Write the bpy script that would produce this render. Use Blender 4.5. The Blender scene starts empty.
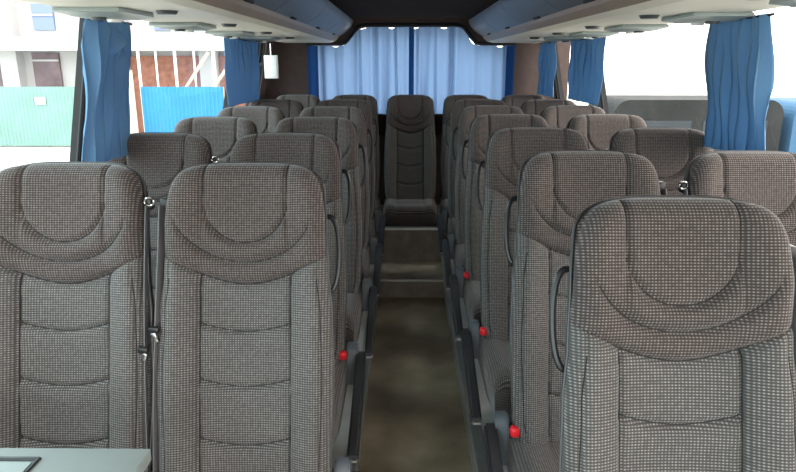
import bpy, bmesh, math, random
from mathutils import Vector, Matrix
random.seed(7)
C = bpy.context.scene.collection
PI = math.pi
R = math.radians

# ------------------------------------------------------------------ helpers
def link_mesh(name, verts, faces, mat, parent=None, smooth=True, uvs=None):
    me = bpy.data.meshes.new(name)
    me.from_pydata([tuple(v) for v in verts], [], faces)
    if uvs:
        uvl = me.uv_layers.new(name='UVMap')
        for lp in me.loops:
            uvl.data[lp.index].uv = uvs[lp.vertex_index]
    me.materials.append(mat)
    for p in me.polygons: p.use_smooth = smooth
    me.update()
    o = bpy.data.objects.new(name, me); C.objects.link(o)
    if parent: o.parent = parent
    return o

def link_bm(name, bm, mat, parent=None, smooth=False, autos=True):
    me = bpy.data.meshes.new(name)
    bmesh.ops.recalc_face_normals(bm, faces=bm.faces)
    bm.to_mesh(me); bm.free()
    me.materials.append(mat)
    if smooth:
        for p in me.polygons: p.use_smooth = True
        if autos:
            try: me.set_sharp_from_angle(angle=R(40))
            except Exception: pass
    o = bpy.data.objects.new(name, me); C.objects.link(o)
    if parent: o.parent = parent
    return o

def put(name, me, parent):
    o = bpy.data.objects.new(name, me); C.objects.link(o); o.parent = parent
    return o

def empty(name, loc=(0,0,0), rz=0):
    o = bpy.data.objects.new(name, None); C.objects.link(o)
    o.empty_display_size = .1
    o.location = loc; o.rotation_euler = (0,0,rz)
    return o

def tag(o, label=None, cat=None, group=None, kind=None):
    if label: o['label'] = label
    if cat: o['category'] = cat
    if group: o['group'] = group
    if kind: o['kind'] = kind
    return o

def struct(o): o['kind'] = 'structure'; return o

def box(bm, c, s, bev=0, seg=2, rot=None):
    r = bmesh.ops.create_cube(bm, size=1)
    vs = r['verts']
    for v in vs: v.co = Vector((v.co.x*s[0], v.co.y*s[1], v.co.z*s[2]))
    if bev > 0:
        es = list({e for v in vs for e in v.link_edges})
        rb = bmesh.ops.bevel(bm, geom=es, offset=bev, segments=seg, affect='EDGES', profile=.5)
        vs = list({v for f in rb['faces'] for v in f.verts} | {v for v in vs if v.is_valid})
    for v in vs:
        p = v.co
        if rot is not None: p = rot @ p
        v.co = p + Vector(c)
    return vs

def tube(bm, pts, r, seg=8, closed=False, flat=1.0, cap=True):
    pts = [Vector(p) for p in pts]; n = len(pts); rings = []
    up = Vector((0,0,1))
    prevn = None
    for i, p in enumerate(pts):
        if closed: t = (pts[(i+1) % n]-pts[i-1])
        else: t = pts[min(i+1, n-1)]-pts[max(i-1, 0)]
        t.normalize()
        if prevn is None:
            a = up if abs(t.z) < .9 else Vector((1,0,0))
            nn = t.cross(a).normalized()
        else:
            nn = (prevn - t*prevn.dot(t)).normalized()
        prevn = nn; b = t.cross(nn)
        rr = r[i] if isinstance(r, (list, tuple)) else r
        rings.append([bm.verts.new(p + nn*math.cos(2*PI*k/seg)*rr + b*math.sin(2*PI*k/seg)*rr*flat) for k in range(seg)])
    m = n if closed else n-1
    for i in range(m):
        A = rings[i]; B = rings[(i+1) % n]
        for k in range(seg):
            bm.faces.new((A[k], A[(k+1) % seg], B[(k+1) % seg], B[k]))
    if cap and not closed:
        bm.faces.new(rings[0]); bm.faces.new(rings[-1])

def ribbon(bm, pts, wdirs, width, th=.0025):
    pts = [Vector(p) for p in pts]; n = len(pts); prev = None
    for i, p in enumerate(pts):
        t = (pts[min(i+1, n-1)]-pts[max(i-1, 0)]).normalized()
        w = Vector(wdirs[i] if isinstance(wdirs, list) else wdirs)
        w = (w - t*w.dot(t)).normalized(); nn = t.cross(w)
        q = [bm.verts.new(p+w*width*a/2+nn*th*b/2) for a, b in ((-1,-1),(1,-1),(1,1),(-1,1))]
        if prev:
            for k in range(4): bm.faces.new((prev[k], prev[(k+1)%4], q[(k+1)%4], q[k]))
        else: bm.faces.new(q)
        prev = q
    bm.faces.new(prev)

def prism(bm, prof, y0, y1, axis='y'):
    """extrude an (a,b) outline; axis y: (x,z); axis x: (y,z); axis z: (x,y)"""
    def P(a, b, t):
        return {'y': (a, t, b), 'x': (t, a, b), 'z': (a, b, t)}[axis]
    A = [bm.verts.new(P(a, b, y0)) for a, b in prof]
    B = [bm.verts.new(P(a, b, y1)) for a, b in prof]
    n = len(prof)
    bm.faces.new(A); bm.faces.new(B)
    for i in range(n): bm.faces.new((A[i], A[(i+1)%n], B[(i+1)%n], B[i]))

def sm(a, b, x):
    t = max(0, min(1, (x-a)/(b-a))); return t*t*(3-2*t)

def crv(pts, x):
    if x <= pts[0][0]: return pts[0][1]
    for (a, va), (b, vb) in zip(pts, pts[1:]):
        if x <= b: return va+(vb-va)*sm(a, b, x)
    return pts[-1][1]

# ------------------------------------------------------------------ materials
def newmat(name):
    m = bpy.data.materials.new(name); m.use_nodes = True
    nt = m.node_tree
    return m, nt, nt.nodes['Principled BSDF']

def plain(name, col, rough=.6, metal=0, spec=.5, noise=0, nscale=8, bump=0, bscale=60, coat=0):
    m, nt, b = newmat(name)
    b.inputs['Base Color'].default_value = (*col, 1)
    b.inputs['Roughness'].default_value = rough
    b.inputs['Metallic'].default_value = metal
    b.inputs['Specular IOR Level'].default_value = spec
    b.inputs['Coat Weight'].default_value = coat
    tc = nt.nodes.new('ShaderNodeTexCoord')
    if noise:
        n = nt.nodes.new('ShaderNodeTexNoise'); n.inputs['Scale'].default_value = nscale; n.inputs['Detail'].default_value = 5
        nt.links.new(tc.outputs['Object'], n.inputs['Vector'])
        r = nt.nodes.new('ShaderNodeValToRGB')
        r.color_ramp.elements[0].position = .3; r.color_ramp.elements[1].position = .7
        r.color_ramp.elements[0].color = (*[c*(1-noise) for c in col], 1)
        r.color_ramp.elements[1].color = (*[min(1, c*(1+noise)) for c in col], 1)
        nt.links.new(n.outputs['Fac'], r.inputs['Fac']); nt.links.new(r.outputs['Color'], b.inputs['Base Color'])
    if bump:
        n = nt.nodes.new('ShaderNodeTexNoise'); n.inputs['Scale'].default_value = bscale; n.inputs['Detail'].default_value = 3
        nt.links.new(tc.outputs['Object'], n.inputs['Vector'])
        bp = nt.nodes.new('ShaderNodeBump'); bp.inputs['Strength'].default_value = bump; bp.inputs['Distance'].default_value = .004
        nt.links.new(n.outputs['Fac'], bp.inputs['Height']); nt.links.new(bp.outputs['Normal'], b.inputs['Normal'])
    return m

def fabric(name, dark, light, px=.0072, py=.0063, gain=1.0):
    """woven seat cloth: dark ground with rows of light flecks, in UV metres"""
    m, nt, b = newmat(name); N = nt.nodes; L = nt.links
    uv = N.new('ShaderNodeUVMap'); uv.uv_map = 'UVMap'
    sep = N.new('ShaderNodeSeparateXYZ'); L.new(uv.outputs['UV'], sep.inputs[0])
    def math_(op, a, bb=None, c=None, clamp=False):
        n = N.new('ShaderNodeMath'); n.operation = op; n.use_clamp = clamp
        for i, v in enumerate((a, bb, c)):
            if v is None: continue
            if isinstance(v, (int, float)): n.inputs[i].default_value = v
            else: L.new(v, n.inputs[i])
        return n.outputs[0]
    wx = math_('SINE', math_('MULTIPLY', sep.outputs[0], 2*PI/px))
    wy = math_('SINE', math_('MULTIPLY', sep.outputs[1], 2*PI/py))
    wx = math_('MULTIPLY_ADD', wx, .5, .5); wy = math_('MULTIPLY_ADD', wy, .5, .5)
    dots = math_('MULTIPLY', wx, wy)
    fl = N.new('ShaderNodeTexNoise'); fl.inputs['Scale'].default_value = 95; fl.inputs['Detail'].default_value = 2
    L.new(uv.outputs['UV'], fl.inputs['Vector'])
    mr = N.new('ShaderNodeMapRange'); mr.inputs['From Min'].default_value = .34; mr.inputs['From Max'].default_value = .64
    mr.inputs['To Min'].default_value = .35; mr.inputs['To Max'].default_value = 1.15
    L.new(fl.outputs['Fac'], mr.inputs['Value'])
    d2 = math_('MULTIPLY', math_('POWER', dots, 1.7), mr.outputs[0])
    # fine horizontal ribs beneath the flecks
    rib = math_('MULTIPLY', math_('POWER', wy, 1.5), .16)
    fac = math_('ADD', math_('MULTIPLY', d2, gain), rib, clamp=True)
    big = N.new('ShaderNodeTexNoise'); big.inputs['Scale'].default_value = 7; big.inputs['Detail'].default_value = 3
    L.new(uv.outputs['UV'], big.inputs['Vector'])
    mix = N.new('ShaderNodeMix'); mix.data_type = 'RGBA'
    mix.inputs['A'].default_value = (*dark, 1); mix.inputs['B'].default_value = (*light, 1)
    L.new(fac, mix.inputs['Factor'])
    hv = N.new('ShaderNodeHueSaturation')
    mr2 = N.new('ShaderNodeMapRange'); mr2.inputs['To Min'].default_value = .8; mr2.inputs['To Max'].default_value = 1.2
    L.new(big.outputs['Fac'], mr2.inputs['Value']); L.new(mr2.outputs[0], hv.inputs['Value'])
    L.new(mix.outputs['Result'], hv.inputs['Color']); L.new(hv.outputs[0], b.inputs['Base Color'])
    b.inputs['Roughness'].default_value = .9; b.inputs['Specular IOR Level'].default_value = .2
    b.inputs['Sheen Weight'].default_value = .25; b.inputs['Sheen Roughness'].default_value = .4
    bp = N.new('ShaderNodeBump'); bp.inputs['Strength'].default_value = .35; bp.inputs['Distance'].default_value = .0015
    L.new(dots, bp.inputs['Height']); L.new(bp.outputs['Normal'], b.inputs['Normal'])
    return m

def glass(name, tint=(1,1,1)):
    m, nt, b = newmat(name); N = nt.nodes; L = nt.links
    N.remove(b)
    t = N.new('ShaderNodeBsdfTransparent'); t.inputs[0].default_value = (*tint, 1)
    g = N.new('ShaderNodeBsdfGlossy'); g.inputs['Roughness'].default_value = .02
    lw = N.new('ShaderNodeLayerWeight'); lw.inputs['Blend'].default_value = .5
    pw = N.new('ShaderNodeMath'); pw.operation = 'POWER'; pw.inputs[1].default_value = 5; L.new(lw.outputs['Facing'], pw.inputs[0])
    f = N.new('ShaderNodeMath'); f.operation = 'MULTIPLY_ADD'; f.inputs[1].default_value = .6; f.inputs[2].default_value = .015; L.new(pw.outputs[0], f.inputs[0])
    mx = N.new('ShaderNodeMixShader')
    L.new(f.outputs[0], mx.inputs[0]); L.new(t.outputs[0], mx.inputs[1]); L.new(g.outputs[0], mx.inputs[2])
    L.new(mx.outputs[0], N['Material Output'].inputs['Surface'])
    return m

def cloth(name, col, tcol, fac=.5):
    m, nt, b = newmat(name); N = nt.nodes; L = nt.links
    N.remove(b)
    tc = N.new('ShaderNodeTexCoord')
    w = N.new('ShaderNodeTexNoise'); w.inputs['Scale'].default_value = 220; w.inputs['Detail'].default_value = 2
    L.new(tc.outputs['Object'], w.inputs['Vector'])
    bp = N.new('ShaderNodeBump'); bp.inputs['Strength'].default_value = .15; bp.inputs['Distance'].default_value = .002
    L.new(w.outputs['Fac'], bp.inputs['Height'])
    d = N.new('ShaderNodeBsdfDiffuse'); d.inputs[0].default_value = (*col, 1); L.new(bp.outputs[0], d.inputs['Normal'])
    t = N.new('ShaderNodeBsdfTranslucent'); t.inputs[0].default_value = (*tcol, 1)
    mx = N.new('ShaderNodeMixShader'); mx.inputs[0].default_value = fac
    L.new(d.outputs[0], mx.inputs[1]); L.new(t.outputs[0], mx.inputs[2])
    L.new(mx.outputs[0], N['Material Output'].inputs['Surface'])
    return m

M = dict(
  seat   = fabric('seat_cloth', (.062,.056,.053), (.35,.33,.315)),
  head   = fabric('headrest_cloth', (.046,.034,.031), (.28,.248,.235), gain=1.05),
  cushion= fabric('cushion_cloth', (.055,.044,.041), (.30,.27,.255)),
  shell  = plain('shell_plastic', (.035,.036,.038), .35, bump=.1, bscale=200),
  piping = plain('piping_vinyl', (.06,.06,.062), .3),
  stitch = plain('seam_thread', (.015,.015,.015), .8),
  grey   = plain('recliner_plastic', (.13,.15,.17), .5, noise=.1),
  black  = plain('black_plastic', (.018,.018,.02), .35),
  arm    = plain('armrest_vinyl', (.03,.03,.032), .45, bump=.2),
  red    = plain('red_plastic', (.85,.02,.03), .3),
  strap  = plain('belt_webbing', (.16,.155,.16), .7, noise=.08, nscale=300),
  chrome = plain('chrome', (.75,.75,.75), .18, 1),
  metal  = plain('leg_steel', (.35,.35,.35), .4, 1),
  alu    = plain('aluminium_trim', (.5,.5,.48), .35, .8, noise=.1, nscale=20),
  floor  = plain('aisle_vinyl', (.31,.25,.165), .5, noise=.28, nscale=5, bump=.25, bscale=90),
  podium = plain('podium_vinyl', (.34,.33,.31), .5, noise=.12, nscale=6),
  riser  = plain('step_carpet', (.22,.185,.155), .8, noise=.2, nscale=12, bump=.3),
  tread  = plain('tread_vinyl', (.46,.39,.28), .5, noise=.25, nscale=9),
  ceil   = plain('ceiling_cloth', (.030,.017,.013), .95, spec=.1, noise=.12, nscale=9, bump=.2),
  rearw  = plain('rear_carpet', (.085,.058,.052), .95, noise=.12, nscale=14, bump=.2),
  wall   = plain('wall_carpet', (.10,.10,.10), .9, noise=.1, nscale=20),
  pillar = plain('pillar_plastic', (.02,.02,.022), .6, spec=.25),
  rackb  = plain('rack_beige', (.80,.75,.65), .5, noise=.06, nscale=3),
  rackl  = plain('rack_lip', (.30,.235,.20), .45, noise=.06, nscale=4),
  rackd  = plain('rack_door', (.115,.135,.175), .42, noise=.06, nscale=3, coat=.0),
  vent   = plain('console_plastic', (.28,.32,.31), .4),
  ventd  = plain('console_dark', (.05,.055,.055), .4),
  lamp   = plain('lamp_lens', (.75,.75,.7), .2),
  curtain= cloth('curtain_blue', (.18,.33,.50), (.10,.25,.46), .38),
  curtd  = cloth('curtain_fold_blue', (.03,.09,.25), (.02,.09,.3), .35),
  rearc  = cloth('rear_curtain_blue', (.15,.25,.43), (.17,.265,.44), .5),
  table  = plain('table_laminate', (.31,.345,.335), .5, noise=.05, nscale=4),
  white  = plain('white_plastic', (.75,.73,.72), .4),
  glass  = glass('window_glass', (.95,.97,.97)),
)
M_col = lambda n, c, r=.8, **k: plain(n, c, r, **k)

# ------------------------------------------------------------------ seat geometry
LEAN = R(15.5)
DV = Vector((0, math.sin(LEAN), math.cos(LEAN)))
DN = Vector((0, -math.cos(LEAN), math.sin(LEAN)))
JZ = .385                                         # hinge height above the podium
def back(u, v, w):      # the whole backrest is dished: its wings come forward
    w += .050*(min(abs(u), .235)/.22)**2.2
    return Vector((u, 0, JZ)) + DV*v + DN*w
HW = [(-.04,.220),(.04,.236),(.28,.243),(.46,.237),(.58,.226),(.70,.220),(.82,.213)]
V0 = .790
def hw(v): return crv(HW, v)
def top(s):
    return V0+.092*max(0, 1-abs(s)**3.3)**(1/2.5)
def shoulder(u): return .542+.078*(abs(u)/.22)**1.7
def rim(d, r, T):
    k = max(0, min(1, d/r)); return T*math.sqrt(max(0, 1-(1-k)**2))
def smin(a, b, k=.02):
    h = max(k-abs(a-b), 0)/k; return min(a, b)-h*h*k*.25
def g(d, s): return math.exp(-(d/s)**2)
U1 = lambda u: .657+.115*(1-math.sqrt(max(0, 1-(u/.115)**2)))
U2 = lambda u: .603+.17*(1-math.sqrt(max(0, 1-(u/.197)**2)))
def relief(u, v, s):
    du = (1-abs(s))*hw(v); dv = top(s)-v
    d = smin(max(du, 0), max(dv, 0), .05)
    w = .012+rim(d, .055, .062)
    a = abs(u)
    vs = shoulder(u)
    w += .016*sm(vs-.02, vs+.10, v)                        # head pad stands proud
    w -= .013*g(v-vs, .007)*(1-.5*sm(.14, .21, a))
    w -= .004*g(v-vs, .026)*(1-sm(.12, .2, a))
    if v >= vs-.001:
        # inner panel
        if a < .115: w -= .010*g((v-U1(u))*(.6+.4*(1-a/.115)), .008)
        if v > .74: w -= .010*g(a-.1145, .007)
        elif a > .082: w -= .010*g(a-.1145, .007)*sm(.68, .74, v)
        # ring
        if a < .185: w -= .011*g((v-U2(u))*(.55+.45*(1-a/.185)), .008)*(1-.6*sm(.13, .185, a))
        inside = sm(0, .02, (v-U2(u))) if a < .185 else 0
        if a > .1145: w += .006*math.sin(PI*min(1, max(0, (a-.1145)/.1)))
        elif v < U1(u) and v > U2(u): w += .008*math.sin(PI*(v-U2(u))/max(.01, U1(u)-U2(u)))
        if v < U2(u): w += .004*math.sin(PI*max(0, min(1, (v-vs)/max(.01, U2(u)-vs))))
    else:
        if a < .125:
            w -= .006
            for c in (.410, .256, .093):
                cc = c+.024*(a/.125)**1.8
                w -= .011*g(v-cc, .007); 
                w += .005*math.exp(-((v-cc+.03)/.03)**2)
        else:
            w += .014*math.sin(PI*min(1, (a-.125)/.10))
        w -= .010*g(a-.125, .006)
        w -= .007*g(a-(hw(v)-.027), .004)
    return w

def spaced(n):   # dense at both ends
    out = []
    for i in range(n+1):
        x = -1+2*i/n
        out.append(.55*math.sin(x*PI/2)+.45*x)
    return out

def pad(name, n, m, vlo, vhi, mat):
    S = spaced(n); vs, uvs, fs = [], [], []
    for j in range(m+1):
        t = j/m
        t = t*.8+.2*math.sin(t*PI/2) if vhi is top else t
        for s in S:
            a = vlo(s*.222) if vlo is shoulder else vlo(s)
            b = shoulder(s*.222) if vhi is shoulder else top(s)
            if abs(s) == 1 and vhi is top: b = V0
            v = a+(b-a)*t
            u = s*hw(v)
            vs.append(back(u, v, relief(u, v, s))); uvs.append((u, v))
    k = n+1
    for j in range(m):
        for i in range(n):
            fs.append((j*k+i, j*k+i+1, (j+1)*k+i+1, (j+1)*k+i))
    return link_mesh(name, vs, fs, mat, None, True, uvs)

def outline(off, n=40):
    pts = []
    for i in range(n+1):
        v = -.035+(V0+.035)*i/n; pts.append((-(hw(v)+off), v))
    q = [1-((i/60)**1.0) for i in range(1, 61)]
    for i in range(1, 60):
        s = -math.cos(PI*i/60)
        s = math.copysign(abs(s)**.75, s)
        pts.append((s*(hw(top(s))+off), top(s)+off*(1-abs(s)**4)))
    for i in range(n, -1, -1):
        v = -.035+(V0+.035)*i/n; pts.append(((hw(v)+off), v))
    return pts

def build_shell():
    S = spaced(36); m = 40; vs, fs = [], []
    for side in (0, 1):
        for j in range(m+1):
            for s in S:
                b = top(s) if abs(s) < 1 else V0
                t = j/m; t = t*.7+.3*math.sin(t*PI/2)
                v = -.035+(b+.035)*t; u = s*(hw(v)+.003)
                d = smin((1-abs(s))*hw(v), max(0, b-v), .04)
                d = min(d, v+.035)
                v += .006*(1-s**4)*t
                w = .014 if side == 0 else .014-rim(max(0, d), .045, .062)-.012*sm(.3, .0, v)
                vs.append(back(u, v, w))
    k = len(S); A = (m+1)*k
    for j in range(m):
        for i in range(k-1):
            q = (j*k+i, j*k+i+1, (j+1)*k+i+1, (j+1)*k+i)
            fs.append(q); fs.append(tuple(A+x for x in reversed(q)))
    return link_mesh('rear_shell', vs, fs, M['shell'])

def build_cushion(base=.155, mat=None):
    """seat cushion, top shaped like the real one: two bolsters, centre panel, waterfall front"""
    n, m = 40, 44; vs, uvs, fs = [], [], []
    S = spaced(n)
    y0, y1 = .05, -.47
    def P(s, t):       # t 0 back .. 1 front edge, then down the front
        y = y0+(y1-y0)*min(t, 1)
        a = abs(s)
        hwid = .243-.012*sm(.7, 1, t)
        u = s*hwid
        dist = smin((1-a)*hwid, max(0, (1-t))*(y0-y1), .04)
        z = JZ-.07+rim(max(0, dist), .05, .06)+.012*sm(.2, .9, t)
        z += .012*math.sin(PI*min(1, max(0, (abs(u)-.125)/.11)))
        z -= .008*g(abs(u)-.125, .006)+.008*g(t-.62, .018)*(1 if abs(u) < .125 else 0)
        return Vector((u, y, z)), (u, y)
    for j in range(m+1):
        for s in S:
            p, q = P(s, j/m); vs.append(p); uvs.append(q)
    k = n+1
    for j in range(m):
        for i in range(n): fs.append((j*k+i, (j+1)*k+i, (j+1)*k+i+1, j*k+i+1))
    # skirt
    loop = [j*k for j in range(m+1)]+[m*k+i for i in range(1, k)]+[j*k+k-1 for j in range(m-1, -1, -1)]+[i for i in range(k-2, 0, -1)]
    b0 = len(vs); run = 0; pv = None
    for idx in loop:
        p = vs[idx]; vs.append(Vector((p.x*.985, p.y*.99, JZ-.07-.085))); 
        uvs.append((uvs[idx][0]+.1, uvs[idx][1]+.1))
    L = len(loop)
    for i in range(L):
        fs.append((loop[i], b0+i, b0+(i+1) % L, loop[(i+1) % L]))
    fs.append(tuple(b0+i for i in range(L-1, -1, -1)))
    return link_mesh('seat_cushion', vs, fs, M['cushion'], None, True, uvs)

mesh = {}
o = pad('backrest', 96, 120, lambda s: -.035, shoulder, M['seat']); mesh['backrest'] = o.data; bpy.data.objects.remove(o)
o = pad('headrest', 96, 84, shoulder, top, M['head']); mesh['headrest'] = o.data; bpy.data.objects.remove(o)
o = build_shell(); mesh['shell'] = o.data; bpy.data.objects.remove(o)
o = build_cushion(); mesh['cushion'] = o.data; bpy.data.objects.remove(o)
bm = bmesh.new(); tube(bm, [back(u, v, .014) for u, v in outline(.001)], .0036, 8)
o = link_bm('edge_piping', bm, M['piping'], smooth=True); mesh['piping'] = o.data; bpy.data.objects.remove(o)
# dark sewn seams lying in the grooves
def seam_pts(fn, a, b, n=40):
    out = []
    for i in range(n+1):
        u, v = fn(a+(b-a)*i/n)
        s = max(-1, min(1, u/hw(v)))
        out.append(back(u, v, relief(u, v, s)+.0002))
    return out
def seam_mesh(name, curves):
    bm = bmesh.new()
    for c in curves: tube(bm, c, .0019, 5)
    o = link_bm(name, bm, M['stitch'], smooth=True); me = o.data; bpy.data.objects.remove(o); return me
mesh['seam_low'] = seam_mesh('seam', [seam_pts(lambda t, s=s: (s*.125, t), -.02, shoulder(.125)-.003) for s in (-1, 1)] +
    [seam_pts(lambda t, c=c: (t, c+.024*(abs(t)/.125)**1.8), -.124, .124) for c in (.410, .256, .093)] +
    [seam_pts(lambda t: (t, shoulder(t)-.001), -.216, .216, 60)] +
    [seam_pts(lambda t, s=s: (s*(hw(t)-.027), t), 0, .56) for s in (-1, 1)])
arc1 = [(.123, .86)] + [(.123, .86-.1*i/6) for i in range(1, 7)]
mesh['seam_high'] = seam_mesh('seam', [seam_pts(lambda t: (t, U1(t)), -.1148, .1148, 60)] +
    [seam_pts(lambda t, s=s: (s*.1148, t), .767, top(.52)-.004) for s in (-1, 1)] +
    [seam_pts(lambda t: (t, U2(t)), -.178, .178, 60)])

def make_seat(kind, side):
    """kind aisle / window / bench; side = +1 when the aisle lies on the +x side"""
    t = empty('coach_seat')
    P = {}
    b = put('backrest', mesh['backrest'], t); put('seam', mesh['seam_low'], b)
    h = put('headrest', mesh['headrest'], t); put('seam', mesh['seam_high'], h)
    sh = put('rear_shell', mesh['shell'], t); put('edge_piping', mesh['piping'], sh)
    put('seat_cushion', mesh['cushion'], t)
    bm = bmesh.new(); box(bm, (0, -.20, JZ-.185), (.42, .46, .06), .012)
    link_bm('seat_frame', bm, M['shell'], t, True)
    for sx in ((-1, 1) if kind != 'bench' else (-1, 1)):
        bm = bmesh.new()
        H = JZ-.20
        prism(bm, [(-.34, 0), (-.02, 0), (-.02, .02), (-.14, .05), (-.12, H), (-.28, H), (-.24, .05), (-.34, .02)], sx*.15-.02, sx*.15+.02, 'x')
        link_bm('leg', bm, M['metal'], t)
    if kind == 'aisle':
        x = side*.262
        bm = bmesh.new()
        prof = []
        for i in range(13):
            a = PI*i/12; prof.append((.035*math.cos(a)+.01, JZ+.0+.035*math.sin(a)))
        prof += [(-.055, JZ-.12), (.06, JZ-.16), (.07, JZ-.08)]
        prism(bm, prof, x-.022, x+.022, 'x')
        es = [e for e in bm.edges]
        bmesh.ops.bevel(bm, geom=[e for e in es if abs(e.verts[0].co.x-e.verts[1].co.x) < 1e-5], offset=.006, segments=2, affect='EDGES')
        rc = link_bm('recliner_cover', bm, M['grey'], t, True)
        bm = bmesh.new()
        vs = box(bm, (side*.231, -.082, JZ+.022), (.034, .03, .036), .011, 3)
        link_bm('recline_button', bm, M['red'], t, True)
        bm = bmesh.new()   # lowered armrest beside the cushion
        pr = [(.01, JZ-.03), (.0, JZ+.0), (-.05, JZ+.005), (-.45, JZ-.125), (-.50, JZ-.145), (-.505, JZ-.17), (-.47, JZ-.18), (-.06, JZ-.06), (0, JZ-.05)]
        xa = side*.30
        prism(bm, pr, xa-.019, xa+.019, 'x')
        bmesh.ops.bevel(bm, geom=[e for e in bm.edges if abs(e.verts[0].co.x-e.verts[1].co.x) < 1e-5], offset=.007, segments=2, affect='EDGES')
        ar = link_bm('armrest', bm, M['arm'], t, True)
        bm = bmesh.new(); box(bm, (xa, -.497, JZ-.165), (.032, .022, .008), .002)
        link_bm('end_cap', bm, M['alu'], ar)
        # long loop handle on the side of the backrest
        pts = []
        for i in range(25):
            a = PI*i/24
            pts.append(back(side*(.222+.034*math.sin(a)**.7), .625-.105*math.cos(a), -.004))
        bm = bmesh.new(); tube(bm, pts, .0075, 8)
        link_bm('grab_handle', bm, M['black'], t, True)
    if kind in ('aisle', 'window'):
        ps = -side if kind == 'aisle' else side        # side facing the neighbour
        bm = bmesh.new()
        c = back(ps*.226, .765, .012)
        box(bm, c, (.026, .03, .035), .006)
        gd = link_bm('belt_guide', bm, M['black'], t, True)
        if kind == 'window': bm = bmesh.new()
        c2 = back(ps*.236, .768, .03)
        ring = [c2+Vector((.013*math.cos(2*PI*k/16), 0, .011*math.sin(2*PI*k/16))) for k in range(16)]
        if kind == 'window':
            tube(bm, ring, .0028, 6, closed=True)
            link_bm('guide_ring', bm, M['chrome'], gd, True)
        bm = bmesh.new()
        pts = [back(ps*(.229+.010*sm(0, 1, i/14)), .755-.735*i/14, .030+.012*math.sin(PI*i/14)) for i in range(15)]
        ribbon(bm, pts, (.15*ps, -1, 0), .036)
        st = link_bm('belt_strap', bm, M['strap'], t)
        bm = bmesh.new()
        vt = .40 if kind == 'aisle' else .345
        cc = back(ps*.236, vt, .056)
        box(bm, cc, (.014, .012, .030), .003, 2, Matrix.Rotation(R(18)*ps, 3, 'Y'))
        tg = link_bm('belt_tongue', bm, M['chrome'], st, True)
        bm = bmesh.new(); box(bm, cc+Vector((0, 0, .022)), (.028, .018, .018), .005)
        link_bm('tongue_grip', bm, M['black'], st, True)
        # buckle lying at the root of the cushion
        bm = bmesh.new(); rot = Matrix.Rotation(R(-35), 3, 'X')
        box(bm, (ps*.215, -.11, JZ+.03), (.036, .075, .022), .006, 2, rot)
        bk = link_bm('belt_buckle', bm, M['black'], t, True)
        bm = bmesh.new(); box(bm, Vector((ps*.215, -.132, JZ+.024)), (.026, .012, .014), .003, 2, rot)
        link_bm('buckle_button', bm, M['red'] if False else M['chrome'], bk, True)
    return t

def copy_tree(o, parent=None):
    c = o.copy(); C.objects.link(c); c.parent = parent
    for ch in o.children: copy_tree(ch, c)
    return c

PZ = .18          # podium height
protos = {}
def place(kind, side, x, d, label, group, z=PZ, sx=1):
    """d = distance of the hinge"""
    key = (kind, side)
    if key not in protos:
        protos[key] = o = make_seat(kind, side)
    else:
        o = copy_tree(protos[key])
    o.location = (x, d, z); o.scale = (sx, 1, 1)
    tag(o, label, 'seat', group)
    return o
LA = [-.439, -.474, -.462, -.466, -.468]; LW = [-.940, -.985, -.98, -.985, -.985]
RA = [.564, .578, .570, .568, .568, .568]; RW = [0, 1.105, 1.100, 1.098, 1.098, 1.098]
OFF = .235
GL, GR, GB = 'seats left of the aisle', 'seats right of the aisle', 'seats across the back of the bus'
left_rows = [1.83, 2.62, 3.41, 4.22, 5.02]
right_rows = [1.365, 2.09, 2.86, 3.61, 4.33, 5.06]
la_lab = ['brown-grey aisle seat with a flecked cloth back, nearest on the left of the aisle',
          'aisle seat left of the aisle, directly behind the nearest left aisle seat',
          'aisle seat on the left, third back from the camera, before the steps',
          'aisle seat on the left, fourth back from the camera, beside the lower step',
          'dim aisle seat on the left, last before the back bench, mostly hidden']
lw_lab = ['grey-green flecked window seat at the left edge, behind the folding table',
          'dark window seat beside the left blue curtain, second from the front',
          'pale grey window seat on the left, in front of the blue fence outside, third back',
          'grey window seat on the left, fourth back, below the second blue curtain',
          'light-topped window seat on the left, last before the bench, under the white box']
ra_lab = ['large close aisle seat with bold pale flecks at the bottom right, nearest the camera',
          'aisle seat right of the aisle, directly behind the large close seat',
          'aisle seat on the right, third back from the camera, red button beside the floor',
          'aisle seat on the right, fourth back from the camera',
          'aisle seat on the right, fifth back, level with the upper step',
          'dim aisle seat on the right, sixth back, last before the bench']
rw_lab = [None, 'pale grey flecked window seat at the right edge, under the large blue curtain',
          'mid grey window seat on the right, second one in from the right edge',
          'pale grey window seat on the right, straight below the narrow blue curtain',
          'small grey window seat on the right, in front of the brown rear pillar side',
          'dim window seat in the right rear corner, last before the bench']
for i, d in enumerate(left_rows):
    place('aisle', 1, LA[i], d-OFF, la_lab[i], GL)
    place('window', 1, LW[i], d-OFF, lw_lab[i], GL)
for i, d in enumerate(right_rows):
    o = place('aisle', -1, RA[i], d-OFF, ra_lab[i], GR)
    if rw_lab[i]: place('window', -1, RW[i], d-OFF, rw_lab[i], GR)
for o in [o for o in C.objects if o.name.startswith('recline_button')]:
    # the rear rows have no red button in the photograph
    r = o.parent; x, y = r.location.x, r.location.y
    if (x < 0 and y > 2.6) or (x > 0 and y > 3.5): bpy.data.objects.remove(o)
bl = ['rear bench seat in the left corner of the back row', 'rear bench seat just left of the middle one',
      'dark seat in the middle of the back row, facing straight down the aisle',
      'rear bench seat just right of the middle one', 'rear bench seat in the right corner of the back row']
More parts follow.
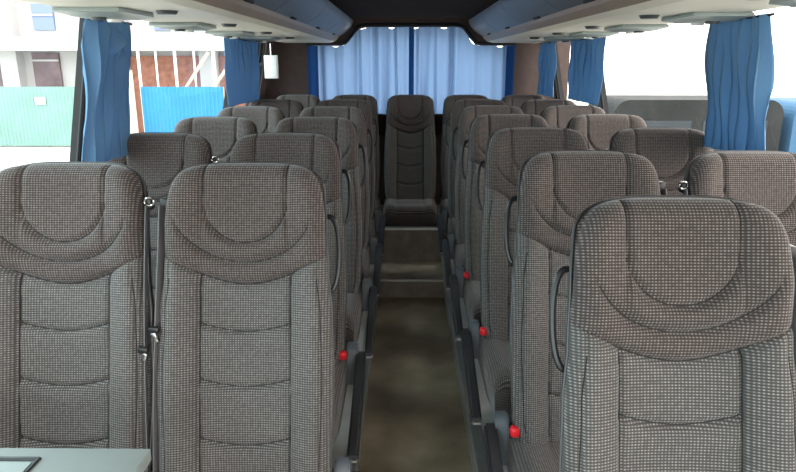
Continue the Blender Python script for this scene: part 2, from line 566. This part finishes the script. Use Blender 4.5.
# the bench is one storey higher: short legs below its cushions
def make_bench_seat():
    t = empty('bench_seat')
    b = put('backrest', mesh['backrest'], t); put('seam', mesh['seam_low'], b)
    h = put('headrest', mesh['headrest'], t); put('seam', mesh['seam_high'], h)
    sh = put('rear_shell', mesh['shell'], t); put('edge_piping', mesh['piping'], sh)
    put('seat_cushion', mesh['cushion'], t)
    bm = bmesh.new(); box(bm, (0, -.20, .225), (.44, .44, .09), .008)
    link_bm('seat_frame', bm, M['shell'], t, True)
    return t
bench0 = None
for k in range(5):
    if bench0 is None: bench0 = o = make_bench_seat()
    else: o = copy_tree(bench0)
    o.location = (.045+(k-2)*.49, 5.75-OFF, PZ); o.scale = (.93, 1, 1)
    tag(o, bl[k], 'seat', GB)

# ------------------------------------------------------------------ shell of the bus
XC = .05
FY, RY = -1.0, 6.12
def wx(z, side):   # side wall inner face, leaning in towards the top
    return XC+side*(1.445-.185*(z-1.0)/.9 if z > 1.0 else 1.445)
def sbox(name, x0, x1, y0, y1, z0, z1, mat, bev=0):
    bm = bmesh.new(); box(bm, ((x0+x1)/2, (y0+y1)/2, (z0+z1)/2), (x1-x0, y1-y0, z1-z0), bev)
    return struct(link_bm(name, bm, mat))
sbox('floor', XC-1.51, XC+1.51, FY, RY, -.06, 0, M['floor'])
AL, AR = -.195, .295
sbox('trim_1', XC-1.41, AL, -.4, 5.0, 0, PZ, M['podium']).name = 'trim_1'
sbox('trim_2', AR, XC+1.41, -.4, 5.0, 0, PZ, M['podium'])
sbox('trim_3', AL-.035, AL+.012, -.4, 4.5, PZ-.035, PZ+.006, M['alu'], .004)
sbox('trim_4', AR-.012, AR+.035, -.4, 4.5, PZ-.035, PZ+.006, M['alu'], .004)
# two steps up at the rear end of the aisle
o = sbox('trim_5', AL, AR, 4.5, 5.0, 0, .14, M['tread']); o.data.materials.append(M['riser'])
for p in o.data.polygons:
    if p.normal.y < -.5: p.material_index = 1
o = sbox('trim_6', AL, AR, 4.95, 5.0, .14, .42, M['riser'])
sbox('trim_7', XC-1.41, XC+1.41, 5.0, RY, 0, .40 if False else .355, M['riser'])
sbox('trim_8', AL, AR, 4.94, 4.985, .405, .425, M['alu'], .003)
sbox('trim_9', AL, AR, 4.49, 4.515, .128, .144, M['alu'], .003)
# ceiling, gently arched
bm = bmesh.new(); prof = []
for i in range(17):
    x = -1.3+2.6*i/16; prof.append((XC+x, 2.085-.06*(x/1.3)**2))
prof += [(XC+1.3, 2.16), (XC-1.3, 2.16)]
prism(bm, prof, FY, RY); struct(link_bm('ceiling', bm, M['ceil']))
SILL, HEAD = 1.10, 1.90
def side_wall(name, side):
    bm = bmesh.new()
    prism(bm, [(wx(0, side), -.05), (wx(1, side), 1.0), (wx(SILL, side), SILL), (wx(SILL, side)+side*.06, SILL), (XC+side*1.51, -.05)], FY, RY)
    struct(link_bm(name, bm, M['wall']))
    bm = bmesh.new()
    prism(bm, [(wx(HEAD, side), HEAD), (wx(2.12, side), 2.12), (wx(2.12, side)+side*.06, 2.12), (wx(HEAD, side)+side*.06, HEAD)], FY, RY)
    struct(link_bm('trim_10', bm, M['wall']))
side_wall('wall_left', -1); side_wall('wall_right', 1)
def pillar(side, y0, y1, mat):
    bm = bmesh.new()
    prism(bm, [(wx(SILL-.01, side)-side*.006, SILL-.01), (wx(HEAD+.02, side)-side*.006, HEAD+.02), (wx(HEAD+.02, side)+side*.055, HEAD+.02), (wx(SILL-.01, side)+side*.055, SILL-.01)], y0, y1)
    return struct(link_bm('trim_11', bm, mat))
LP = [(-1.0, -.93), (.6, .68), (2.62, 2.65), (4.90, 4.96), (5.62, 5.72)]
RP = [(-1.0, -.93), (.4, .48), (2.75, 2.81), (4.74, 4.80), (6.075, 6.095)]
for a, b in LP: pillar(-1, a, b, M['pillar'])
for a, b in RP: pillar(1, a, b, M['pillar'])
pillar(-1, 5.85, RY, M['rearw']); pillar(1, 6.095, RY, M['rearw'])
wn = 1
def window(side, y0, y1):
    global wn
    z0, z1 = SILL, HEAD+.01
    e = empty('window_%d' % wn, ((wx(z0, side)), (y0+y1)/2, z0)); struct(e); 
    off = Vector(e.location)
    bm = bmesh.new()
    q = [(wx(z0, side)+side*.03, y0, z0), (wx(z0, side)+side*.03, y1, z0), (wx(z1, side)+side*.03, y1, z1), (wx(z1, side)+side*.03, y0, z1)]
    bm.faces.new([bm.verts.new(Vector(p)-off) for p in q])
    link_bm('pane', bm, M['glass'], e)
    bm = bmesh.new()
    w = .022
    for A, B in ((q[0], q[1]), (q[2], q[3]), (q[0], q[3]), (q[1], q[2])):
        tube(bm, [Vector(A)-off-Vector((side*.012, 0, 0)), Vector(B)-off-Vector((side*.012, 0, 0))], .010, 6)
    link_bm('window_frame', bm, M['pillar'], e)
    wn += 1
for i in range(4):
    window(-1, LP[i][1], LP[i+1][0])
    window(1, RP[i][1], RP[i+1][0])
window(-1, 5.72, 5.85)
# rear wall with the wide rear window
RX0, RX1, RZ0, RZ1 = XC-.90, XC+.90, 1.18, 2.008
bm = bmesh.new()
def pbox(x0, x1, z0, z1): box(bm, ((x0+x1)/2, RY+.03, (z0+z1)/2), (x1-x0, .06, z1-z0))
pbox(XC-1.46, RX0, 0, 2.14); pbox(RX1, XC+1.46, 0, 2.14); pbox(RX0, RX1, 0, RZ0); pbox(RX0, RX1, RZ1, 2.14)
for sg in (-1, 1):
    prism(bm, [(XC+sg*.43, 2.02), (XC+sg*.53, 1.935), (XC+sg*.62, 1.85), (XC+sg*.91, 1.85), (XC+sg*.91, 2.02)], RY, RY+.06)
struct(link_bm('wall_back', bm, M['rearw']))
e = struct(empty('window_10', (XC, RY, RZ0)))
bm = bmesh.new(); bm.faces.new([bm.verts.new(p) for p in ((RX0-XC, .03, 0), (RX1-XC, .03, 0), (RX1-XC, .03, RZ1-RZ0), (RX0-XC, .03, RZ1-RZ0))])
link_bm('pane', bm, M['glass'], e)
# unseen front bulkhead, set close, its windscreen opening enlarged to let in more light
bm = bmesh.new()
def fbox(x0, x1, z0, z1): box(bm, ((x0+x1)/2, FY-.03, (z0+z1)/2), (x1-x0, .06, z1-z0))
fbox(XC-1.51, XC-1.25, -.06, 2.16); fbox(XC+1.25, XC+1.51, -.06, 2.16); fbox(XC-1.25, XC+1.25, -.06, .35); fbox(XC-1.25, XC+1.25, 2.0, 2.16)
struct(link_bm('wall_front', bm, M['wall']))
e = struct(empty('window_11', (XC, FY, .35)))
bm = bmesh.new(); bm.faces.new([bm.verts.new(p) for p in ((-1.25, -.03, 0), (1.25, -.03, 0), (1.25, -.03, 1.65), (-1.25, -.03, 1.65))])
link_bm('pane', bm, M['glass'], e)
# dark padded ledge behind the rear seats
sbox('trim_12', XC-1.36, XC+1.36, 5.93, RY, 1.05, 1.235, M['ceil'], .01)
# padded arch above the rear curtain
bm = bmesh.new(); pts = []
for i in range(33):
    x = -.95+1.9*i/32; pts.append((XC+x, 6.085, 2.020-.16*sm(.44, .62, abs(x))))
tube(bm, pts, .02, 8); struct(link_bm('trim_13', bm, M['pillar'], None, True))

# ------------------------------------------------------------------ overhead luggage racks
def rack(side):
    X = lambda x: XC+side*x
    name = 'left' if side < 0 else 'right'
    t = empty('luggage_rack', (X(1.0), 2.2, 1.88))
    off = Vector(t.location)
    tag(t, 'long beige overhead luggage rack with blue-grey doors along the %s windows' % name, 'luggage rack', 'overhead luggage racks')
    y0, y1 = -.95, 6.115
    bm = bmesh.new()
    # underside: outer edge at the window, slight step, inner edge
    prism(bm, [(X(1.262), 1.885), (X(1.15), 1.868), (X(.74), 1.868), (X(.695), 1.880), (X(.70), 1.93), (X(1.24), 1.93)], y0, y1)
    for v in bm.verts: v.co -= off
    link_bm('underside', bm, M['rackb'], t)
    bm = bmesh.new()
    prism(bm, [(X(.695), 1.880), (X(.665), 1.905), (X(.655), 1.925), (X(.70), 1.935)], y0, y1)
    for v in bm.verts: v.co -= off
    link_bm('front_lip', bm, M['rackl'], t)
    bm = bmesh.new()
    prism(bm, [(X(.68), 1.935), (X(.56), 2.07), (X(1.22), 2.02), (X(1.24), 1.935)], y0, y1)
    for v in bm.verts: v.co -= off
    link_bm('body', bm, M['rackl'], t)
    n = 7; L = (y1-y0)/n
    for k in range(n):
        a = y0+k*L+.004; b = y0+(k+1)*L-.004
        bm = bmesh.new(); pr = []
        for i in range(9):
            q = i/8
            pr.append((X(.665-.145*q-.035*math.sin(PI*q)), 1.918+.145*q))
        pr += [(X(.56), 2.07), (X(.685), 1.93)]
        prism(bm, pr, a, b)
        for v in bm.verts: v.co -= off
        dr = link_bm('door', bm, M['rackd'], t, True)
        bm = bmesh.new(); box(bm, (X(.647), (a+b)/2, 1.925), (.012, .14, .012), .003)
        for v in bm.verts: v.co -= off
        link_bm('handle', bm, M['pillar'], dr, True)
    # reading lamp consoles above each row
    rows = left_rows if side < 0 else right_rows
    for d in rows:
        bm = bmesh.new(); yc = d-.35
        c = Vector((X(1.06), yc, 1.856))
        vs = box(bm, c, (.22, .30, .028), .012, 2)
        for v in bm.verts:
            if v.co.z < 1.852: v.co = c+Vector(((v.co.x-c.x)*.72, (v.co.y-c.y)*.72, v.co.z-c.z))
            v.co -= off
        cs = link_bm('reading_lamp_console', bm, M['vent'], t, True)
        for dy in (-.06, .06):
            bm = bmesh.new()
            bmesh.ops.create_cone(bm, cap_ends=True, segments=20, radius1=.022, radius2=.026, depth=.012, matrix=Matrix.Translation(c+Vector((0, dy, -.017))-off))
            link_bm('lamp', bm, M['lamp'] if dy > 0 else M['ventd'], cs, True)
        bm = bmesh.new()
        bmesh.ops.create_cone(bm, cap_ends=True, segments=24, radius1=.03, radius2=.04, depth=.016, matrix=Matrix.Translation(Vector((X(.86), yc+.02, 1.864))-off))
        link_bm('air_nozzle', bm, M['ventd'], t, True)
    return t
rack(-1); rack(1)

# ------------------------------------------------------------------ curtains
def curtain(name, side, y0, y1, z0, z1, folds, amp, mat, label, seed, flare=0, crease=False, cx=.05, lean=0, drift=0):
    rnd = random.Random(seed)
    n, m = folds*20, 44; vs, fs = [], []
    ph = [rnd.uniform(-.5, .5) for _ in range(folds+2)]
    yc = (y0+y1)/2
    e = empty(name, (wx(z0, side)-side*cx, yc, z0)); off = Vector(e.location)
    for j in range(m+1):
        tz = j/m; z = z1+(z0-z1)*tz
        for i in range(n+1):
            s = i/n
            k = s*folds
            a = k+ph[int(min(k, folds-1))]*.25*math.sin(PI*(k % 1))
            yy = y0+(y1-y0)*(s+.35/folds*math.sin(2*PI*a)*.5)
            yy = yc+(yy-yc)*(1+flare*tz)+drift*tz
            A = amp*(.55+.45*math.sin(PI*min(1, tz*1.3+.1)))*(.7+.5*abs(ph[int(min(k, folds-1))]))
            q = abs(math.sin(PI*a+.3*math.sin(tz*3+seed))); xx = A*1.25*(2*q**.75-1.2)+.006*math.sin(tz*9+s*11+seed)
            if crease:
                # a swag: cloth caught near the top drops in a diagonal crease
                dl = (s-.25)-tz*1.35
                xx += math.sin(PI*s)**2*.028*math.exp(-(dl/.09)**2)*sm(0, .12, tz)*(1-sm(.45, .62, tz))
                dl2 = (s-.42)+ (tz-.22)*1.1
                xx += math.sin(PI*s)**2*.022*math.exp(-(dl2/.07)**2)*(1-sm(.2, .3, tz))
            vs.append(Vector((wx(z, side)-side*(cx+xx+lean*tz), yy, z))-off)
    k = n+1
    for j in range(m):
        for i in range(n): fs.append((j*k+i, j*k+i+1, (j+1)*k+i+1, (j+1)*k+i))
    o = link_mesh('cloth', vs, fs, mat, e)
    md = o.modifiers.new('thick', 'SOLIDIFY'); md.thickness = .0022
    bm = bmesh.new()
    tube(bm, [Vector((wx(z1, side)-side*cx, y0-.02, z1-.004))-off, Vector((wx(z1, side)-side*cx, y1+.02, z1-.004))-off], .005, 8)
    link_bm('curtain_rail', bm, M['pillar'], e, True)
    tag(e, label, 'curtain', 'blue side curtains')
curtain('curtain', -1, 2.46, 2.80, 1.345, 1.858, 5, .026, M['curtain'], 'bright blue curtain with a diagonal crease gathered at the first pillar, left side', 3, flare=.05, crease=True, cx=.065, lean=.16, drift=-.27)
curtain('curtain', -1, 4.30, 5.26, 1.41, 1.858, 8, .018, M['curtain'], 'narrow blue curtain on the left beside the white hanging box', 5, cx=.06, lean=.08)
curtain('curtain', 1, 2.29, 2.74, 1.355, 1.858, 7, .024, M['curtain'], 'large blue curtain hanging against the bright window at the right edge', 8, cx=.09, lean=.06)
curtain('curtain', 1, 4.20, 5.02, 1.43, 1.858, 6, .024, M['curtain'], 'narrow dark blue curtain on the right between two bright panes', 11, cx=.08, lean=.09)
curtain('curtain', 1, 5.36, 5.94, 1.42, 1.858, 5, .02, M['curtain'], 'small blue curtain at the right rear corner beside the brown pillar', 14, cx=.12, lean=.09)

def rear_curtain(x0, x1, label, seed, mat):
    rnd = random.Random(seed)
    e = empty('rear_curtain', ((x0+x1)/2, 6.04, 1.15)); off = Vector(e.location)
    n, m = 150, 30; vs, fs = [], []
    ks = sorted(rnd.uniform(0, 1) for _ in range(7))
    for j in range(m+1):
        tz = j/m
        for i in range(n+1):
            s = i/n; x = x0+(x1-x0)*s
            xl = abs(x-XC)
            z1 = 2.003-.16*sm(.42, .62, xl)-.016*max(0, math.sin(s*23+seed*1.7)-.62)/.38
            z = z1+(1.15-z1)*tz
            y = .008*math.sin(s*38+seed)+.005*math.sin(s*71+2*seed)
            for q, kk in enumerate(ks):
                w = .012+.010*(q % 3)
                y -= .045*math.exp(-((s-kk-.02*tz*math.sin(q*2.3))/w)**2)*(.45+.55*tz if q % 2 else 1-.3*tz)
            vs.append(Vector((x, 6.045+y, z))-off)
    k = n+1
    for j in range(m):
        for i in range(n): fs.append((j*k+i, j*k+i+1, (j+1)*k+i+1, (j+1)*k+i))
    o = link_mesh('cloth', vs, fs, mat, e)
    tag(e, label, 'curtain', 'pale curtains over the rear window')
    return e
a = rear_curtain(XC-.93, XC+.0, 'left half of the pale blue backlit curtain over the rear window', 1, M['rearc'])
b = rear_curtain(XC+.0, XC+.93, 'right half of the pale blue backlit curtain over the rear window', 4, M['rearc'])
# doubled hem where the halves meet
def strip(parent, x0, x1, z1, y):
    off = Vector(parent.location)
    vs, fs = [], []
    for j in range(11):
        z = z1+(1.16-z1)*j/10
        for i in range(7):
            vs.append(Vector((x0+(x1-x0)*i/6, y+.008*math.sin(PI*i/6*2), z))-off)
    for j in range(10):
        for i in range(6): fs.append((j*7+i, j*7+i+1, (j+1)*7+i+1, (j+1)*7+i))
    link_mesh('hem', vs, fs, M['curtd'], parent)
strip(b, XC-.018, XC+.028, 2.0, 6.0)
strip(a, XC-.935, XC-.84, 1.84, 6.0)
strip(b, XC+.86, XC+.935, 1.84, 6.0)

# ------------------------------------------------------------------ white hanging box at the rear left corner
t = empty('hanging_box', (-1.135, 5.60, 1.55))
bm = bmesh.new(); box(bm, (0, 0, .11), (.115, .035, .19), .006); link_bm('body', bm, M['white'], t, True)
bm = bmesh.new(); box(bm, (0, -.019, .11), (.095, .006, .165), .002); link_bm('lid', bm, M['white'], t, True)
bm = bmesh.new(); tube(bm, [(0, 0, .2), (0, 0, .30)], .004, 6); link_bm('hanger', bm, M['chrome'], t, True)
bm = bmesh.new(); box(bm, (-.10, .01, .13), (.12, .012, .03), .002); link_bm('bracket', bm, M['pillar'], t, True)
tag(t, 'small white box hanging by the left rear pillar under the rack', 'box')

# ------------------------------------------------------------------ folding table at the lower left
TZ = .92
t = empty('folding_table', (-.92, .9, PZ))
def tb(name, c, s, mat, bev=0, parent=t):
    bm = bmesh.new(); box(bm, Vector(c)-Vector(t.location), s, bev); return link_bm(name, bm, mat, parent, True)
tt = tb('tabletop', (-.93, .895, TZ-.014), (.80, .55, .028), M['table'], .003)
# inset tray with a black edge
e0 = Vector(t.location)
bm = bmesh.new()
pr = [(-1.28, 1.127), (-.742, 1.127), (-.742, .70), (-1.28, .70)]
tube(bm, [Vector((x, y, TZ+.001))-e0 for x, y in pr], .006, 6, closed=True)
link_bm('tray_rim', bm, M['black'], tt, True)
tb('tray', (-1.01, .912, TZ+.001), (.52, .41, .003), M['table'], 0, tt)
bm = bmesh.new(); tube(bm, [Vector(p)-e0 for p in ((-.9, .9, TZ-.02), (-.9, .9, PZ+.02))], .03, 16); link_bm('pedestal', bm, M['metal'], t, True)
tb('foot', (-.9, .9, PZ+.012), (.28, .28, .024), M['metal'], .006)
tag(t, 'pale grey-green folding table with a black-rimmed tray in the lower left corner', 'table')

# ------------------------------------------------------------------ outside
GZ = -.95
bm = bmesh.new(); box(bm, (0, 15, GZ-.05), (120, 110, .1)); struct(link_bm('ground', bm, M_col('yard_concrete', (.55, .53, .48), .9, noise=.15, nscale=.4)))
mt_white = M_col('render_white', (.50, .49, .49), .9, noise=.06, nscale=1)
mt_brick = M_col('brick_red', (.30, .13, .09), .9, noise=.25, nscale=6)
mt_winb = M_col('window_blue', (.16, .20, .32), .3)
mt_win = M_col('opening_dark', (.17, .12, .13), .8, noise=.3, nscale=2)
mt_teal = M_col('fence_teal', (.17, .30, .27), .7, noise=.1, nscale=1)
mt_blue = M_col('fence_blue', (.02, .20, .50), .6, noise=.08, nscale=1)
mt_cream = M_col('timber_cream', (.66, .56, .40), .8)
mt_pole = M_col('pole_pale', (.8, .8, .8), .5)
# building under construction: floors, piers, openings
t = empty('unfinished_building', (-14, 21, GZ)); e0 = Vector(t.location)
def ob(name, x0, x1, y0, y1, z0, z1, mat, parent=t):
    bm = bmesh.new(); box(bm, Vector(((x0+x1)/2, (y0+y1)/2, (z0+z1)/2))-e0, (x1-x0, y1-y0, z1-z0)); return link_bm(name, bm, mat, parent)
ob('wall', -24, -1.5, 22.2, 26, GZ, 11, mt_white)
for z in (2.05, 5.2, 8.3): ob('floor_slab', -24, -1.5, 20.8, 22.3, z, z+.42, mt_white)
for x in (-21, -18, -15.4, -13.1, -9.45, -6.5, -4.1, -2): ob('pier', x-.28, x+.28, 21.75, 22.3, GZ, 11, mt_white)
# ground floor: dark openings; further right bare brick bays between the piers
for x0, x1 in ((-20.4, -19), (-17.4, -16), (-14.7, -13.45), (-12.5, -11.6), (-10.9, -10.0)):
    w = ob('window', x0, x1, 22.1, 22.19, .9, 2.0, mt_win)
    ob('transom', x0, x1, 22.03, 22.12, 1.72, 1.78, mt_white, w)
for x0, x1 in ((-9.15, -6.8), (-6.2, -4.4), (-3.8, -2.3)):
    ob('brick_infill', x0, x1, 22.0, 22.19, GZ, 1.9, mt_brick)
for z0 in (2.72, 5.9):
    for x0, x1 in ((-20.4, -19.6), (-17.4, -16.6), (-14.6, -13.8), (-12.3, -11.6), (-10.7, -10.1), (-8.4, -7.6), (-5.7, -4.9)):
        w = ob('window', x0, x1, 22.1, 22.19, z0, z0+.83, mt_winb)
        ob('transom', x0, x1, 22.03, 22.12, z0+.45, z0+.5, mt_white, w)
for x in (-7.9, -7.0, -6.1):
    bm = bmesh.new(); tube(bm, [Vector((x, 21.2, -.2))-e0, Vector((x+1.7, 20.9, 2.0))-e0], .05, 6); link_bm('brace', bm, mt_cream, t)
tag(t, 'white unfinished building with red brick infill seen through the left windows', 'building')
# scaffold poles
for i, x in enumerate((-8.35, -7.8, -7.2, -6.6, -6.0)):
    bm = bmesh.new(); tube(bm, [(0, 0, 0), (0, 0, 6.0)], .03 if i % 2 else .045, 8)
    o = link_bm('scaffold_pole', bm, mt_pole, None, True); o.location = (x, 20.68, GZ)
    tag(o, 'thin pale scaffold pole standing behind the blue fence', 'pole', 'scaffold poles')
def fence(x0, x1, y, z1, mat, label):
    t = empty('fence_panel', ((x0+x1)/2, y, GZ))
    bm = bmesh.new(); n = int((x1-x0)/.12); vs = []
    prof = []
    for i in range(n*4+1):
        x = x0+(x1-x0)*i/(n*4); prof.append((x-(x0+x1)/2, .015*(1 if (i//2) % 2 else -1)))
    prof += [(a, b+.01) for a, b in reversed(prof)]
    prism(bm, prof, .05, z1-GZ, 'z'); link_bm('sheet', bm, mat, t)
    for sx in (-1, 1):
        bm = bmesh.new(); box(bm, (sx*((x1-x0)/2-.03), .06, (z1-GZ)/2), (.06, .06, z1-GZ)); link_bm('post', bm, mt_cream, t)
    tag(t, label, 'fence', 'site fence panels')
fence(-13.6, -10.2, 20.5, .95, mt_teal, 'pale teal corrugated fence panel seen through the front left window')
bm = bmesh.new(); box(bm, (0, 0, .12), (.32, .01, .22)); o = link_bm('notice_sheet', bm, mt_pole); o.location = (-11.5, 20.45, .40)
tag(o, 'small blank white sheet fixed to the teal fence panel', 'sign')
fence(-8.3, -5.7, 20.5, .95, mt_blue, 'bright blue corrugated fence panel seen left of the second curtain')
bm = bmesh.new(); box(bm, (0, 0, 1.2), (.28, .16, 2.4), .01); o = link_bm('timber_post', bm, mt_cream); o.location = (-8.55, 20.2, GZ)
tag(o, 'cream timber post standing at the left end of the blue fence', 'post')
# parked vans on the right
def van(x0, L, y, H, mat, label):
    t = empty('parked_van', (x0+L/2, y, GZ))
    bm = bmesh.new(); pr = []
    r = .28; h = L/2
    for cx, cz, a0 in ((h-r, H-r, 0), (-h+r, H-r, 90), (-h+.1, .35, 180), (h-.1, .35, 270)):
        rr = r if cz > 1 else .1
        for k in range(7):
            a = R(a0+15*k); pr.append((cx+rr*math.cos(a), cz+rr*math.sin(a)))
    A = [bm.verts.new((a, 0, b)) for a, b in pr]; B = [bm.verts.new((a, 1.8, b)) for a, b in pr]
    bm.faces.new(A); bm.faces.new(B)
    for i in range(len(pr)): bm.faces.new((A[i], A[(i+1) % len(pr)], B[(i+1) % len(pr)], B[i]))
    link_bm('body', bm, mat, t)
    for k in range(2):
        bm = bmesh.new(); box(bm, (-h+L*(.27+.45*k), -.01, H-.65), (L*.38, .03, .55), .01); link_bm('window', bm, M_col('van_glass', (.03, .035, .04), .6, spec=.2), t)
    for sx in (-1, 1):
        bm = bmesh.new()
        bmesh.ops.create_cone(bm, cap_ends=True, segments=24, radius1=.34, radius2=.34, depth=.22, matrix=Matrix.Translation((sx*h*.62, .1, .34)) @ Matrix.Rotation(PI/2, 4, 'X'))
        link_bm('wheel', bm, M['black'], t)
    tag(t, label, 'van', 'vehicles parked outside')
van(3.85, 3.1, 12, 1.98, M_col('van_grey', (.022, .023, .023), .7, spec=.08, noise=.3, nscale=1.5), 'dark grey van parked outside behind the right-hand window seats')
van(7.15, 4.2, 12, 1.93, M_col('van_blue', (.045, .10, .17), .7, spec=.1), 'blue-grey van parked outside at the far right edge')

# ------------------------------------------------------------------ light
w = bpy.data.worlds.new('World'); bpy.context.scene.world = w; w.use_nodes = True
bg = w.node_tree.nodes['Background']; nw = w.node_tree; tcw = nw.nodes.new('ShaderNodeTexCoord'); sx = nw.nodes.new('ShaderNodeSeparateXYZ')
nw.links.new(tcw.outputs['Generated'], sx.inputs[0])
rw = nw.nodes.new('ShaderNodeValToRGB'); mw = nw.nodes.new('ShaderNodeMapRange')
mw.inputs['From Min'].default_value = -1; mw.inputs['From Max'].default_value = 1
nw.links.new(sx.outputs[0], mw.inputs['Value']); nw.links.new(mw.outputs[0], rw.inputs['Fac'])
rw.color_ramp.elements[0].position = .22; rw.color_ramp.elements[0].color = (.74, .97, 1.03, 1)
rw.color_ramp.elements[1].position = .55; rw.color_ramp.elements[1].color = (1.02, .97, .925, 1)
nw.links.new(rw.outputs[0], bg.inputs[0]); bg.inputs[1].default_value = 4.0

# ------------------------------------------------------------------ camera
F = 640.0
cam = bpy.data.cameras.new('Camera'); co = bpy.data.objects.new('Camera', cam); C.objects.link(co)
cam.sensor_width = 36; cam.lens = F/796*36; cam.clip_start = .02; cam.clip_end = 300
co.location = (0, 0, 1.70)
co.rotation_euler = (R(90)-math.atan((236-62)/F), 0, math.atan(7/F))
s = bpy.context.scene; s.camera = co
s.view_settings.view_transform = 'Standard'; s.view_settings.look = 'None'
s.view_settings.gamma = 1; s.view_settings.use_curve_mapping = False
s.view_settings.exposure = 0.6
